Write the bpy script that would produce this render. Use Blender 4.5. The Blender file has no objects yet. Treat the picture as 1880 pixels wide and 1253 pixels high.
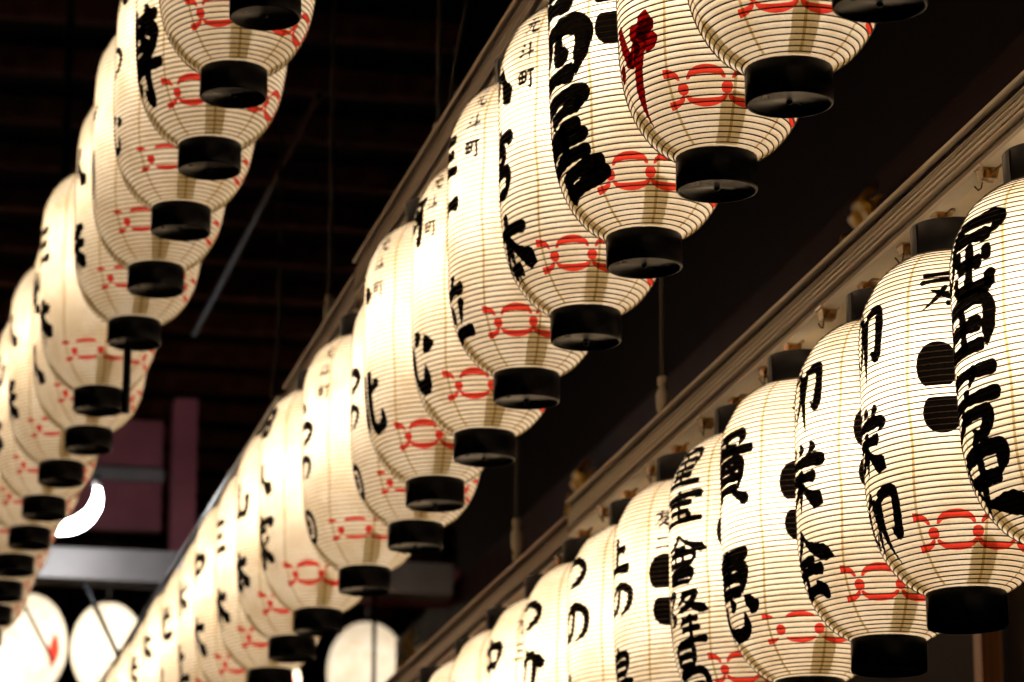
import bpy, bmesh, math, random
import numpy as np
from mathutils import Vector, Matrix

random.seed(7)
R_ = math.radians
sc = bpy.context.scene
COL = sc.collection
EYE = 1.5                                   # eye height of the camera above the street

# ------------------------------------------------------------------ camera
cam_d = bpy.data.cameras.new('camera')
cam = bpy.data.objects.new('camera', cam_d)
COL.objects.link(cam)
cam.location = (0, 0, EYE)
cam.rotation_euler = (R_(90 + 15.342), 0, R_(-12.40))
cam_d.sensor_width = 36
cam_d.lens = 6475.08 / 1880 * 36
cam_d.clip_start = 0.1
cam_d.clip_end = 500
cam_d.dof.use_dof = True
cam_d.dof.focus_distance = 7.0
cam_d.dof.aperture_fstop = 5.0
cam_d.dof.aperture_blades = 9
sc.camera = cam

# ------------------------------------------------------------------ world: night sky
w = bpy.data.worlds.new('World')
sc.world = w
w.use_nodes = True
nt = w.node_tree
sky = nt.nodes.new('ShaderNodeTexSky')
sky.sky_type = 'NISHITA'
sky.sun_disc = False
sky.sun_elevation = R_(-8)
sky.sun_rotation = R_(200)
bg = nt.nodes['Background']
bg.inputs['Strength'].default_value = 0.01
nt.links.new(sky.outputs[0], bg.inputs['Color'])

# ------------------------------------------------------------------ exposure, sampling
sc.view_settings.view_transform = 'Standard'
sc.view_settings.look = 'None'
sc.view_settings.exposure = 0.15
sc.view_settings.gamma = 1.0
sc.render.engine = 'CYCLES'
sc.cycles.use_denoising = True
sc.cycles.max_bounces = 6
sc.cycles.diffuse_bounces = 4
sc.cycles.glossy_bounces = 3
sc.cycles.transmission_bounces = 4
sc.cycles.transparent_max_bounces = 24
sc.cycles.sample_clamp_indirect = 4.0
sc.cycles.use_light_tree = True
sc.cycles.caustics_reflective = False
sc.cycles.caustics_refractive = False

BULB_W = 11.5
BULB_COL = (1.0, 0.80, 0.57)

# ------------------------------------------------------------------ materials
def new_mat(name):
    m = bpy.data.materials.new(name)
    m.use_nodes = True
    for n in list(m.node_tree.nodes):
        m.node_tree.nodes.remove(n)
    out = m.node_tree.nodes.new('ShaderNodeOutputMaterial')
    return m, m.node_tree, out

def pbr(name, col, rough=0.5, metal=0.0, noise=0.15, scale=20.0, bump=0.0, stretch=(1, 1, 1), spec=0.5, coat=0.0):
    m, t, out = new_mat(name)
    b = t.nodes.new('ShaderNodeBsdfPrincipled')
    tc = t.nodes.new('ShaderNodeTexCoord')
    mp = t.nodes.new('ShaderNodeMapping')
    mp.inputs['Scale'].default_value = stretch
    no = t.nodes.new('ShaderNodeTexNoise')
    no.inputs['Scale'].default_value = scale
    no.inputs['Detail'].default_value = 5
    rp = t.nodes.new('ShaderNodeValToRGB')
    rp.color_ramp.elements[0].position = 0.3
    rp.color_ramp.elements[1].position = 0.7
    rp.color_ramp.elements[0].color = tuple(c * (1 - noise) for c in col) + (1,)
    rp.color_ramp.elements[1].color = tuple(min(1, c * (1 + noise)) for c in col) + (1,)
    t.links.new(tc.outputs['Object'], mp.inputs['Vector'])
    t.links.new(mp.outputs[0], no.inputs['Vector'])
    t.links.new(no.outputs['Fac'], rp.inputs[0])
    t.links.new(rp.outputs[0], b.inputs['Base Color'])
    mr = t.nodes.new('ShaderNodeMapRange')
    mr.inputs['To Min'].default_value = max(0.02, rough - 0.12)
    mr.inputs['To Max'].default_value = min(1, rough + 0.12)
    t.links.new(no.outputs['Fac'], mr.inputs['Value'])
    t.links.new(mr.outputs[0], b.inputs['Roughness'])
    b.inputs['Metallic'].default_value = metal
    b.inputs['Specular IOR Level'].default_value = spec
    b.inputs['Coat Weight'].default_value = coat
    if bump:
        bp = t.nodes.new('ShaderNodeBump')
        bp.inputs['Strength'].default_value = bump
        bp.inputs['Distance'].default_value = 0.01
        t.links.new(no.outputs['Fac'], bp.inputs['Height'])
        t.links.new(bp.outputs[0], b.inputs['Normal'])
    t.links.new(b.outputs[0], out.inputs['Surface'])
    return m

def paper_mat(name, col=(0.94, 0.88, 0.79), trans=0.55):
    """washi: light from the bulb inside scatters through it; blotches and long fibres vary the sheet"""
    m, t, out = new_mat(name)
    tc = t.nodes.new('ShaderNodeTexCoord')
    oi = t.nodes.new('ShaderNodeObjectInfo')
    off = t.nodes.new('ShaderNodeVectorMath'); off.operation = 'ADD'
    comb = t.nodes.new('ShaderNodeCombineXYZ')
    mul = t.nodes.new('ShaderNodeMath'); mul.operation = 'MULTIPLY'; mul.inputs[1].default_value = 37.0
    t.links.new(oi.outputs['Random'], mul.inputs[0])
    for k in range(3):
        t.links.new(mul.outputs[0], comb.inputs[k])
    t.links.new(tc.outputs['Object'], off.inputs[0])
    t.links.new(comb.outputs[0], off.inputs[1])
    n1 = t.nodes.new('ShaderNodeTexNoise'); n1.inputs['Scale'].default_value = 11; n1.inputs['Detail'].default_value = 6
    n2 = t.nodes.new('ShaderNodeTexNoise'); n2.inputs['Scale'].default_value = 190; n2.inputs['Detail'].default_value = 4
    n2.inputs['Distortion'].default_value = 2.5
    t.links.new(off.outputs[0], n1.inputs['Vector'])
    t.links.new(off.outputs[0], n2.inputs['Vector'])
    r1 = t.nodes.new('ShaderNodeValToRGB')
    r1.color_ramp.elements[0].position = 0.30; r1.color_ramp.elements[1].position = 0.65
    r1.color_ramp.elements[0].color = (0.84, 0.77, 0.66, 1); r1.color_ramp.elements[1].color = (1, 1, 1, 1)
    r2 = t.nodes.new('ShaderNodeValToRGB')
    r2.color_ramp.elements[0].position = 0.36; r2.color_ramp.elements[1].position = 0.56
    r2.color_ramp.elements[0].color = (0.84, 0.82, 0.76, 1); r2.color_ramp.elements[1].color = (1, 1, 1, 1)
    t.links.new(n1.outputs['Fac'], r1.inputs[0]); t.links.new(n2.outputs['Fac'], r2.inputs[0])
    m1 = t.nodes.new('ShaderNodeMix'); m1.data_type = 'RGBA'; m1.blend_type = 'MULTIPLY'; m1.inputs['Factor'].default_value = 1
    t.links.new(r1.outputs[0], m1.inputs['A']); t.links.new(r2.outputs[0], m1.inputs['B'])
    m2 = t.nodes.new('ShaderNodeMix'); m2.data_type = 'RGBA'; m2.blend_type = 'MULTIPLY'; m2.inputs['Factor'].default_value = 1
    m2.inputs['B'].default_value = col + (1,)
    t.links.new(m1.outputs['Result'], m2.inputs['A'])
    d = t.nodes.new('ShaderNodeBsdfDiffuse'); tr = t.nodes.new('ShaderNodeBsdfTranslucent')
    m3 = t.nodes.new('ShaderNodeMix'); m3.data_type = 'RGBA'; m3.blend_type = 'MULTIPLY'; m3.inputs['Factor'].default_value = 1
    m3.inputs['B'].default_value = (0.30, 0.27, 0.22, 1)
    t.links.new(m2.outputs['Result'], m3.inputs['A']); t.links.new(m3.outputs['Result'], d.inputs['Color']); t.links.new(m2.outputs['Result'], tr.inputs['Color'])
    mx = t.nodes.new('ShaderNodeMixShader'); mx.inputs[0].default_value = trans
    t.links.new(d.outputs[0], mx.inputs[1]); t.links.new(tr.outputs[0], mx.inputs[2])
    t.links.new(mx.outputs[0], out.inputs['Surface'])
    return m

def film_mat(name, tint, body=(0, 0, 0), fac=0.0, noise=0.0):
    """ink, dye or a second paper layer: filters what shines through the sheet beneath it"""
    m, t, out = new_mat(name)
    tr = t.nodes.new('ShaderNodeBsdfTransparent')
    if noise:
        tc = t.nodes.new('ShaderNodeTexCoord')
        no = t.nodes.new('ShaderNodeTexNoise'); no.inputs['Scale'].default_value = 60; no.inputs['Detail'].default_value = 5
        rp = t.nodes.new('ShaderNodeValToRGB')
        rp.color_ramp.elements[0].position = 0.3; rp.color_ramp.elements[1].position = 0.7
        rp.color_ramp.elements[0].color = tuple(c * (1 - noise) for c in tint) + (1,)
        rp.color_ramp.elements[1].color = tuple(min(1, c * (1 + noise)) for c in tint) + (1,)
        t.links.new(tc.outputs['Object'], no.inputs['Vector'])
        t.links.new(no.outputs['Fac'], rp.inputs[0]); t.links.new(rp.outputs[0], tr.inputs['Color'])
    else:
        tr.inputs['Color'].default_value = tint + (1,)
    if fac > 0:
        d = t.nodes.new('ShaderNodeBsdfDiffuse'); d.inputs['Color'].default_value = body + (1,)
        mx = t.nodes.new('ShaderNodeMixShader'); mx.inputs[0].default_value = fac
        t.links.new(tr.outputs[0], mx.inputs[1]); t.links.new(d.outputs[0], mx.inputs[2])
        t.links.new(mx.outputs[0], out.inputs['Surface'])
    else:
        t.links.new(tr.outputs[0], out.inputs['Surface'])
    return m

def emit_mat(name, col, strength):
    m, t, out = new_mat(name)
    e = t.nodes.new('ShaderNodeEmission')
    e.inputs['Color'].default_value = col + (1,); e.inputs['Strength'].default_value = strength
    t.links.new(e.outputs[0], out.inputs['Surface'])
    return m

def clear_plastic(name):
    m, t, out = new_mat(name)
    tr = t.nodes.new('ShaderNodeBsdfTransparent'); tr.inputs['Color'].default_value = (0.80, 0.70, 0.55, 1)
    gl = t.nodes.new('ShaderNodeBsdfGlossy'); gl.inputs['Roughness'].default_value = 0.12
    gl.inputs['Color'].default_value = (0.9, 0.85, 0.78, 1)
    lw = t.nodes.new('ShaderNodeLayerWeight'); lw.inputs['Blend'].default_value = 0.35
    mx = t.nodes.new('ShaderNodeMixShader')
    t.links.new(lw.outputs['Facing'], mx.inputs[0]); t.links.new(tr.outputs[0], mx.inputs[1]); t.links.new(gl.outputs[0], mx.inputs[2])
    t.links.new(mx.outputs[0], out.inputs['Surface'])
    return m

MAT = dict(
    paper=paper_mat('washi_paper'),
    round_paper=paper_mat('white_round_paper', (0.95, 0.93, 0.9), 0.6),
    rib=pbr('bamboo_rib', (0.030, 0.013, 0.005), 0.7, noise=0.4, scale=60),
    ink=film_mat('sumi_ink', (0.0025, 0.002, 0.0018), (0.004, 0.004, 0.004), 0.5),
    red_ink=film_mat('dark_red_ink', (0.24, 0.003, 0.004), (0.25, 0.01, 0.01), 0.25, 0.25),
    red=film_mat('red_dye', (0.95, 0.075, 0.055), (0.6, 0.03, 0.015), 0.10, 0.14),
    seam=film_mat('paper_seam', (0.60, 0.51, 0.31), noise=0.10),
    tab=film_mat('inner_paper_tab', (0.44, 0.38, 0.24), noise=0.05),
    lacquer=pbr('black_lacquer', (0.003, 0.003, 0.004), 0.30, noise=0.5, scale=14, spec=0.06),
    lacquer_worn=pbr('worn_black_lacquer', (0.008, 0.008, 0.010), 0.40, noise=0.6, scale=22, spec=0.2),
    wire=pbr('dark_wire', (0.09, 0.08, 0.07), 0.4, 0.8),
    cream=pbr('cream_painted_metal', (0.86, 0.80, 0.69), 0.36, 0.05, noise=0.14, scale=9, stretch=(1, 0.15, 1)),
    web=pbr('grey_brown_metal', (0.22, 0.18, 0.13), 0.55, noise=0.2, scale=9, stretch=(1, 0.15, 1)),  # grey-brown of the recessed strip and the turnbuckles
    soffit=pbr('cream_soffit_paint', (0.88, 0.78, 0.60), 0.6, noise=0.06, scale=5),
    dim_rail=pbr('dim_brown_rail_metal', (0.46, 0.37, 0.30), 0.36, 0.25, noise=0.15, scale=9, stretch=(1, 0.15, 1)),  # weaker reflections on the middle rail are put into this browner base
    alu=pbr('bare_aluminium', (0.74, 0.73, 0.72), 0.30, 0.9, noise=0.1, scale=9, stretch=(1, 0.15, 1)),
    dark_steel=pbr('dark_steel', (0.03, 0.028, 0.028), 0.5, 0.3),
    groove=pbr('slot_shade_and_rod_black', (0.02, 0.016, 0.013), 0.8, spec=0.2),  # black of the painted slot shade, and of rods, cables and end plates
    plastic=clear_plastic('clear_plastic'),
    brass=pbr('brass', (0.55, 0.36, 0.12), 0.35, 0.9),
    gold=pbr('gilt_metal', (0.90, 0.47, 0.05), 0.35, 0.25, noise=0.3, scale=30),
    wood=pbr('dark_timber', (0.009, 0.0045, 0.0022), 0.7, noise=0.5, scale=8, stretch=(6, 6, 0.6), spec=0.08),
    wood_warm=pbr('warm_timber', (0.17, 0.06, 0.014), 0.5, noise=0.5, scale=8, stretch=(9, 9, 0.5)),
    eave=pbr('dark_red_brown_paint', (0.020, 0.009, 0.006), 0.55, noise=0.3, scale=5, spec=0.08),
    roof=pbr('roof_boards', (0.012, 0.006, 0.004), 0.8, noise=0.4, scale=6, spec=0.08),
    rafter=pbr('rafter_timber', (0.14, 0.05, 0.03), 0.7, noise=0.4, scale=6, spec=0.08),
    maroon=pbr('maroon_panel', (0.46, 0.13, 0.16), 0.5, noise=0.2, scale=4),
    grey=pbr('grey_steel', (0.34, 0.31, 0.30), 0.45, 0.2, noise=0.15, scale=4),
    asphalt=pbr('asphalt', (0.05, 0.05, 0.05), 0.9, noise=0.3, scale=60),
    tube=emit_mat('lamp_tube', (0.93, 0.96, 1.0), 60.0),
)

# ------------------------------------------------------------------ object helpers
def obj(name, me, mat, parent=None, smooth=True):
    o = bpy.data.objects.new(name, me)
    COL.objects.link(o)
    if mat is not None and len(me.materials) == 0:
        me.materials.append(MAT[mat])
    o.parent = parent
    if smooth:
        me.polygons.foreach_set('use_smooth', [True] * len(me.polygons))
    return o

def empty(name, loc, label, cat, group=None, rot=(0, 0, 0)):
    o = bpy.data.objects.new(name, None)
    o.empty_display_size = 0.1
    COL.objects.link(o)
    o.location = loc; o.rotation_euler = rot
    tag(o, label, cat, group)
    return o

def tag(o, label=None, cat=None, group=None, kind=None):
    if label: o['label'] = label
    if cat: o['category'] = cat
    if group: o['group'] = group
    if kind: o['kind'] = kind
    return o

def mesh_from(name, verts, faces):
    me = bpy.data.meshes.new(name)
    me.from_pydata([tuple(v) for v in verts], [], [tuple(f) for f in faces])
    me.update()
    return me

def lathe(name, prof, seg=48, close=False):
    """prof: list of (r, z)"""
    n = len(prof)
    v = []; f = []
    for i in range(seg):
        a = 2 * math.pi * i / seg
        c, s = math.cos(a), math.sin(a)
        for r, z in prof:
            v.append((r * c, r * s, z))
    for i in range(seg):
        j = (i + 1) % seg
        for k in range(n - 1):
            f.append((i * n + k, j * n + k, j * n + k + 1, i * n + k + 1))
    me = mesh_from(name, v, f)
    bm = bmesh.new(); bm.from_mesh(me)
    bmesh.ops.remove_doubles(bm, verts=bm.verts, dist=1e-6)
    bm.to_mesh(me); bm.free()
    return me

def tube(name, pts, r, seg=8, caps=True):
    """round bar through pts; r a number or one radius per point"""
    P = [Vector(p) for p in pts]
    rr = r if isinstance(r, (list, tuple)) else [r] * len(P)
    v = []; f = []
    ref = None
    for i, p in enumerate(P):
        t = (P[min(i + 1, len(P) - 1)] - P[max(i - 1, 0)]).normalized()
        if ref is None:
            ref = Vector((0, 0, 1)) if abs(t.z) < 0.9 else Vector((1, 0, 0))
        a = t.cross(ref).normalized(); b = t.cross(a).normalized()
        ref = -b if False else ref
        for k in range(seg):
            q = 2 * math.pi * k / seg
            v.append(p + (a * math.cos(q) + b * math.sin(q)) * rr[i])
    for i in range(len(P) - 1):
        for k in range(seg):
            l = (k + 1) % seg
            f.append((i * seg + k, i * seg + l, (i + 1) * seg + l, (i + 1) * seg + k))
    if caps:
        f.append(tuple(range(seg))[::-1]); f.append(tuple((len(P) - 1) * seg + k for k in range(seg)))
    return mesh_from(name, v, f)

def box(name, lo, hi, bev=0.004):
    bm = bmesh.new()
    bmesh.ops.create_cube(bm, size=1)
    for q in bm.verts:
        q.co = Vector([(lo[k] + hi[k]) / 2 + q.co[k] * (hi[k] - lo[k]) for k in range(3)])
    if bev:
        bmesh.ops.bevel(bm, geom=list(bm.edges), offset=bev, segments=2, affect='EDGES', profile=0.6)
    me = bpy.data.meshes.new(name)
    bm.to_mesh(me); bm.free()
    return me

def extrude_profile(name, prof, y0, y1):
    """closed (x, z) outline extruded along Y, open-ended profile capped"""
    n = len(prof)
    v = [(x, y0, z) for x, z in prof] + [(x, y1, z) for x, z in prof]
    f = [(i, (i + 1) % n, n + (i + 1) % n, n + i) for i in range(n)]
    f += [tuple(range(n))[::-1], tuple(range(n, 2 * n))]
    me = mesh_from(name, v, f)
    bm = bmesh.new(); bm.from_mesh(me)
    bmesh.ops.recalc_face_normals(bm, faces=bm.faces)
    bm.to_mesh(me); bm.free()
    return me

# ------------------------------------------------------------------ ground, building, roof (the dark surroundings)
g = obj('ground', mesh_from('ground', [(-120, -120, 0), (120, -120, 0), (120, 160, 0), (-120, 160, 0)], [(0, 1, 2, 3)]), 'asphalt', smooth=False)
tag(g, kind='structure')

ROOF_Z = 9.0
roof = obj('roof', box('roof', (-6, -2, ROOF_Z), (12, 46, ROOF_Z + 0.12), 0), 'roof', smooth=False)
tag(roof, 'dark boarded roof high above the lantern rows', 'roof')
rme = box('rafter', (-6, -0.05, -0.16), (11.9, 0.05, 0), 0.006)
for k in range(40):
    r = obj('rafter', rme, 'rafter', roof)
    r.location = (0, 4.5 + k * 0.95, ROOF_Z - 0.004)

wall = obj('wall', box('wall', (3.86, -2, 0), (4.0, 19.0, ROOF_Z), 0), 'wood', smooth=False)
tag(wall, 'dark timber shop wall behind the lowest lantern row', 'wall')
pme = box('post', (-0.035, -0.035, 0), (0.035, 0.035, 4.55), 0.005)
for k in range(9):
    p = obj('post', pme, 'wood_warm', wall, smooth=False)
    p.location = (3.80, 2.58 + 1.94 * k, 0)
eave = obj('eave_beam', box('eave_beam', (3.55, 1.0, EYE + 3.02), (3.85, 19.2, EYE + 3.618), 0.02), 'eave', smooth=False)
tag(eave, 'dark red brown eave beam running above the lowest lantern row', 'beam')

def gold_ornament(loc, label):
    t = empty('gold_ornament', loc, label, 'ornament', 'gilt ornaments along the dark eave beam')
    def leaf(pts, ws, th=0.012):
        v = []; f = []
        for (p, w_) in zip(pts, ws):
            for s in (-1, 1):
                v.append((p[0] - th, p[1] + s * w_, p[2])); v.append((p[0] + th, p[1] + s * w_ * 0.6, p[2]))
        for i in range(len(pts) - 1):
            a = i * 4; b = a + 4
            f += [(a, a + 2, b + 2, b), (a + 1, b + 1, b + 3, a + 3), (a, b, b + 1, a + 1), (a + 2, a + 3, b + 3, b + 2)]
        return mesh_from('leaf', v, f)
    for sgn, ln in ((-1, 0.15), (-0.35, 0.2), (0.3, 0.21), (1, 0.16)):
        pts = []; ws = []
        for k in range(9):
            q = k / 8
            pts.append((-0.02 - 0.05 * math.sin(q * 3), sgn * 0.09 * q ** 0.8 + 0.03 * sgn * math.sin(q * 6), ln * q - 0.09 + (0.03 * math.sin(q * 5))))
            ws.append(0.012 + 0.035 * math.sin(math.pi * min(1, q * 0.9 + 0.08)))
        obj('leaf', leaf(pts, ws), 'gold', t)
    obj('bell', lathe('bell', [(0.001, 0.05), (0.012, 0.048), (0.02, 0.02), (0.026, -0.03), (0.03, -0.04), (0.001, -0.035)], 16), 'gold', t).location = (-0.05, 0.22, -0.06)
    obj('back_plate', box('back_plate', (0.0, -0.1, -0.13), (0.02, 0.1, 0.0), 0.006), 'gold', t)
for y, l in ((10.45, 'blurred gilt leaf ornament nearest the camera on the dark eave beam'),
             (14.4, 'blurred gilt leaf ornament above the joint of the lowest rail'),
             (18.4, 'farthest gilt leaf ornament on the eave beam, at the bottom of the picture')):
    gold_ornament((3.528, y, EYE + 3.44), l)

# ------------------------------------------------------------------ rails the lanterns hang from
def rail(xe, zs, y0, y1, mat, label, wide=0.46, tall=0.115, lip='cream', end=True):
    """xe: x of the outer face, zs: underside height"""
    t = empty('lantern_rail', (xe, y0, zs), label, 'rail', 'rails above the lantern rows')
    L_ = y1 - y0
    u = tall / 0.115
    prof = [(0.020, 0.002), (-0.003, 0.002), (-0.004, 0.011), (0.012, 0.0115), (0.012, 0.035 * u)]
    for z0_, z1_ in ((0.036, 0.0450), (0.0490, 0.0585), (0.0625, 0.0700), (0.0735, 0.0775), (0.0805, 0.0850)):
        prof += [(0.0105, z0_ * u - 0.0004), (-0.004, z0_ * u), (-0.005, (z0_ + 0.3 * (z1_ - z0_)) * u), (-0.003, z1_ * u), (0.0105, z1_ * u + 0.0004)]
    prof += [(0.016, 0.086 * u), (0.016, 0.102 * u), (-0.010, 0.1025 * u), (-0.0115, 0.108 * u), (-0.010, 0.111 * u), (0.006, 0.115 * u), (0.030, 0.115 * u), (0.030, 0.002)]
    obj('slot_shade_strip', box('slot_shade_strip', (0.004, 0.001, 0.0865 * u), (0.0158, L_ - 0.001, 0.0995 * u), 0), 'groove', t, smooth=False)  # black strip stands in for the shade inside the slot
    obj('web_strip', box('web_strip', (0.006, 0.001, 0.0125), (0.0118, L_ - 0.001, 0.0335 * u), 0), 'web' if mat == 'cream' else 'groove', t, smooth=False)
    obj('fluted_fascia', extrude_profile('fluted_fascia', prof, 0, L_), mat, t, smooth=False)
    obj('soffit_board', box('soffit_board', (0.0205, 0.002, 0.010), (wide, L_ - 0.002, 0.03), 0), 'soffit' if mat == 'cream' else mat, t, smooth=False)
    obj('rear_flange', box('rear_flange', (wide - 0.02, 0.002, -0.05), (wide + 0.004, L_ - 0.002, 0.0097), 0.003), mat, t, smooth=False)
    obj('top_plate', box('top_plate', (0.031, 0.002, 0.09 * u), (wide, L_ - 0.002, 0.10 * u), 0), mat, t, smooth=False)
    if end:
        obj('end_plate', box('end_plate', (0.033, L_ - 0.0018, -0.04), (wide - 0.03, L_ + 0.004, 0.112 * u), 0), 'groove', t, smooth=False)
    return t

# rows: x of the axis, underside heights
ZR, ZM, ZL = EYE + 1.329, EYE + 2.158, EYE + 2.848          # bottom of the lower hoop
HR, HM = 0.705, 0.745                                       # paper body heights
CAPH = 0.07
SR = ZR + 2 * CAPH + HR + 0.038                             # soffit heights
SM = ZM + 2 * CAPH + HM + 0.030
SL = ZL + 2 * CAPH + HM + 0.06
rail(2.372, SR, 2.0, 10.0, 'cream', 'cream fluted metal rail above the near lanterns of the lowest row')
rail(2.378, SR - 0.035, 10.04, 22.0, 'dim_rail', 'duller fluted rail continuing the lowest row beyond the joint')
rail(1.815, SM, 2.0, 10.55, 'dim_rail', 'brown fluted rail above the near lanterns of the middle row', tall=0.13)
rail(1.825, SM - 0.03, 10.60, 12.05, 'dim_rail', 'short brown rail length between two joints of the middle row', tall=0.13)
rail(1.815, SM - 0.05, 12.1, 22.0, 'alu', 'bare shiny metal rail above the far end of the middle row', tall=0.13)
t = empty('lantern_rail', (1.06, 4.0, SL), 'thin black bar above the highest lantern row at the left', 'rail', 'rails above the lantern rows')
obj('bar', box('bar', (0, 0, 0), (0.06, 16, 0.05), 0.004), 'dark_steel', t, smooth=False)

# ------------------------------------------------------------------ paper lantern: shape of the body
PROF_Z = np.array([0, .015, .035, .072, .122, .186, .25, .38, .49, .557, .596, .626, .66, .692, .705]) / 0.705
PROF_R = np.array([.0815, .108, .132, .160, .181, .193, .197, .198, .198, .194, .185, .171, .150, .112, .0815])
TURNS = 63

class Body:
    """surface of revolution sampled by arc length, with the paper drawn in between the turns of the rib"""
    def __init__(self, H):
        self.H = H
        # smooth the traced outline with a Catmull-Rom pass
        pts = np.stack([PROF_R, PROF_Z * H], 1)
        out = []
        P = np.vstack([2 * pts[0] - pts[1], pts, 2 * pts[-1] - pts[-2]])
        for i in range(1, len(P) - 2):
            for q in np.linspace(0, 1, 16, endpoint=False):
                a, b, c, d = P[i - 1], P[i], P[i + 1], P[i + 2]
                out.append(0.5 * (2 * b + (c - a) * q + (2 * a - 5 * b + 4 * c - d) * q * q + (3 * b - a - 3 * c + d) * q ** 3))
        out.append(pts[-1])
        C = np.array(out)
        s = np.concatenate([[0], np.cumsum(np.hypot(*np.diff(C, axis=0).T))])
        self.S = s[-1]
        self.p = self.S / TURNS
        self.s, self.C = s, C
        self.z_of_s = lambda q: np.interp(q, s, C[:, 1])
        tang = np.gradient(C, s, axis=0)
        self.T = tang / np.linalg.norm(tang, axis=1)[:, None]
    def s_of_z(self, z):
        return np.interp(z, self.C[:, 1], self.s)
    def base(self, s, a, off=0.0):
        r = np.interp(s, self.s, self.C[:, 0]); z = np.interp(s, self.s, self.C[:, 1])
        tr = np.interp(s, self.s, self.T[:, 0]); tz = np.interp(s, self.s, self.T[:, 1])
        mid = np.sin(np.pi * np.clip(s / self.S, 0, 1))
        wob = mid * 0.0011 * (np.sin(3 * a + 9 * s) + 0.8 * np.sin(2 * a - 17 * s + 1.3) + 0.5 * np.sin(5 * a + 31 * s))
        o = off + wob
        r = r + tz * o; z = z - tr * o
        return np.stack([r * np.cos(a), r * np.sin(a), z], -1)
    def surf(self, s, a, off=0.0):
        """paper: sags towards the inside between neighbouring turns"""
        ph = s / self.p - a / (2 * np.pi)
        sag = -0.0021 * np.sin(np.pi * ph) ** 2
        edge = np.clip(np.minimum(s, self.S - s) / self.p, 0, 1)
        return self.base(s, a, off + sag * edge)

BODY = {'R': Body(HR), 'M': Body(HM), 'L': Body(HM)}

def grid_mesh(name, V, wrap=False):
    n, m = V.shape[:2]
    idx = np.arange(n * m).reshape(n, m)
    if wrap:
        j = np.roll(idx, -1, axis=1)
        F = np.stack([idx[:-1], j[:-1], j[1:], idx[1:]], -1).reshape(-1, 4)
    else:
        F = np.stack([idx[:-1, :-1], idx[:-1, 1:], idx[1:, 1:], idx[1:, :-1]], -1).reshape(-1, 4)
    return V.reshape(-1, 3), F

def np_mesh(name, parts):
    vs = []; fs = []; o = 0
    for v, f in parts:
        vs.append(v); fs.append(f + o); o += len(v)
    v = np.concatenate(vs); f = np.concatenate(fs)
    me = bpy.data.meshes.new(name)
    me.vertices.add(len(v)); me.vertices.foreach_set('co', v.astype(np.float32).ravel())
    me.loops.add(len(f) * 4); me.loops.foreach_set('vertex_index', f.astype(np.int32).ravel())
    me.polygons.add(len(f))
    me.polygons.foreach_set('loop_start', np.arange(0, len(f) * 4, 4, dtype=np.int32))
    me.polygons.foreach_set('loop_total', np.full(len(f), 4, dtype=np.int32))
    me.update(calc_edges=True)
    return me

SHARED = {}
def shared_parts(kind):
    if kind in SHARED:
        return SHARED[kind]
    B = BODY[kind]
    s = np.linspace(0, B.S, TURNS * 5 + 1); a = np.linspace(0, 2 * np.pi, 84, endpoint=False)
    SS, AA = np.meshgrid(s, a, indexing='ij')
    paper = np_mesh('paper_shade', [grid_mesh('p', B.surf(SS, AA), True)])
    # one bamboo strip wound from hoop to hoop
    n = TURNS * 76
    th = np.linspace(0, 2 * np.pi * TURNS, n)
    sr = th / (2 * np.pi) * B.p
    ring = []
    for k in range(5):
        q = 2 * np.pi * k / 5
        ring.append(B.base(np.clip(sr + 0.0016 * np.sin(q), 0, B.S), th, 0.0003 + 0.0015 * np.cos(q)))
    V = np.stack(ring, 1)
    rib = np_mesh('bamboo_rib', [grid_mesh('r', V, True)])
    # glued seams of the eight sheets
    seams = []
    for k in range(8):
        ss = np.linspace(B.p * 0.6, B.S - B.p * 0.6, TURNS * 4)
        off = np.linspace(-1, 1, 3) * 0.0031
        r = np.interp(ss, B.s, B.C[:, 0])
        A0 = np.pi + k * np.pi / 4 + 0.012 * np.sin(ss * 23 + k)
        AA = A0[:, None] + off[None, :] / r[:, None]
        seams.append(np_mesh('seam', [grid_mesh('s', B.surf(np.repeat(ss[:, None], 3, 1), AA, 0.0005))]))
    # tongues of doubled paper inside, above the lower hoop
    tabs = []
    for k in range(4):
        ss = np.linspace(B.p * 0.3, 0.125, 34)
        q = np.clip((ss - 0.090) / 0.035, 0, 1)
        half = 0.027 * np.sqrt(np.clip(1 - q ** 2.2, 0.0004, 1)) * np.clip(0.82 + ss * 2.0, 0, 1)
        r = np.interp(ss, B.s, B.C[:, 0])
        AA = (np.pi + k * np.pi / 2) + np.linspace(-1, 1, 7)[None, :] * (half / r)[:, None]
        tabs.append(np_mesh('inner_tab', [grid_mesh('t', B.surf(np.repeat(ss[:, None], 7, 1), AA, -0.0016))]))
    SHARED[kind] = (paper, rib, seams, tabs)
    return SHARED[kind]

c = 0.0825
low_hoop = lathe('lower_hoop', [(0.070, CAPH), (0.080, CAPH), (c, CAPH - 0.002), (c, 0.004), (c - 0.0015, 0.001), (c - 0.004, 0.0), (0.0765, 0.0005), (0.0755, 0.003), (0.0752, 0.0055), (0.0001, 0.007)], 64)
top_hoop = lathe('upper_hoop', [(0.074, 0.0), (0.080, 0.0), (c, 0.002), (c, CAPH - 0.003), (c - 0.002, CAPH), (0.076, CAPH), (0.074, CAPH - 0.002), (0.074, 0.0)], 64)
hoop_lap = box('hoop_lap', (-0.0845, -0.012, 0.003), (-0.0822, 0.004, CAPH - 0.004), 0.0006)
top_disc = lathe('added_diffuser', [(0.0739, CAPH - 0.004), (0.021, CAPH - 0.0045)], 48)  # added unseen paper disc, spreads bulb light onto the soffit
loop_pts = []
for k in range(13):
    q = math.pi * k / 12
    loop_pts.append((0.006 * math.cos(q) * (1 + 0.35 * math.sin(q)), 0, -0.016 * math.sin(q) + 0.006))
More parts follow.
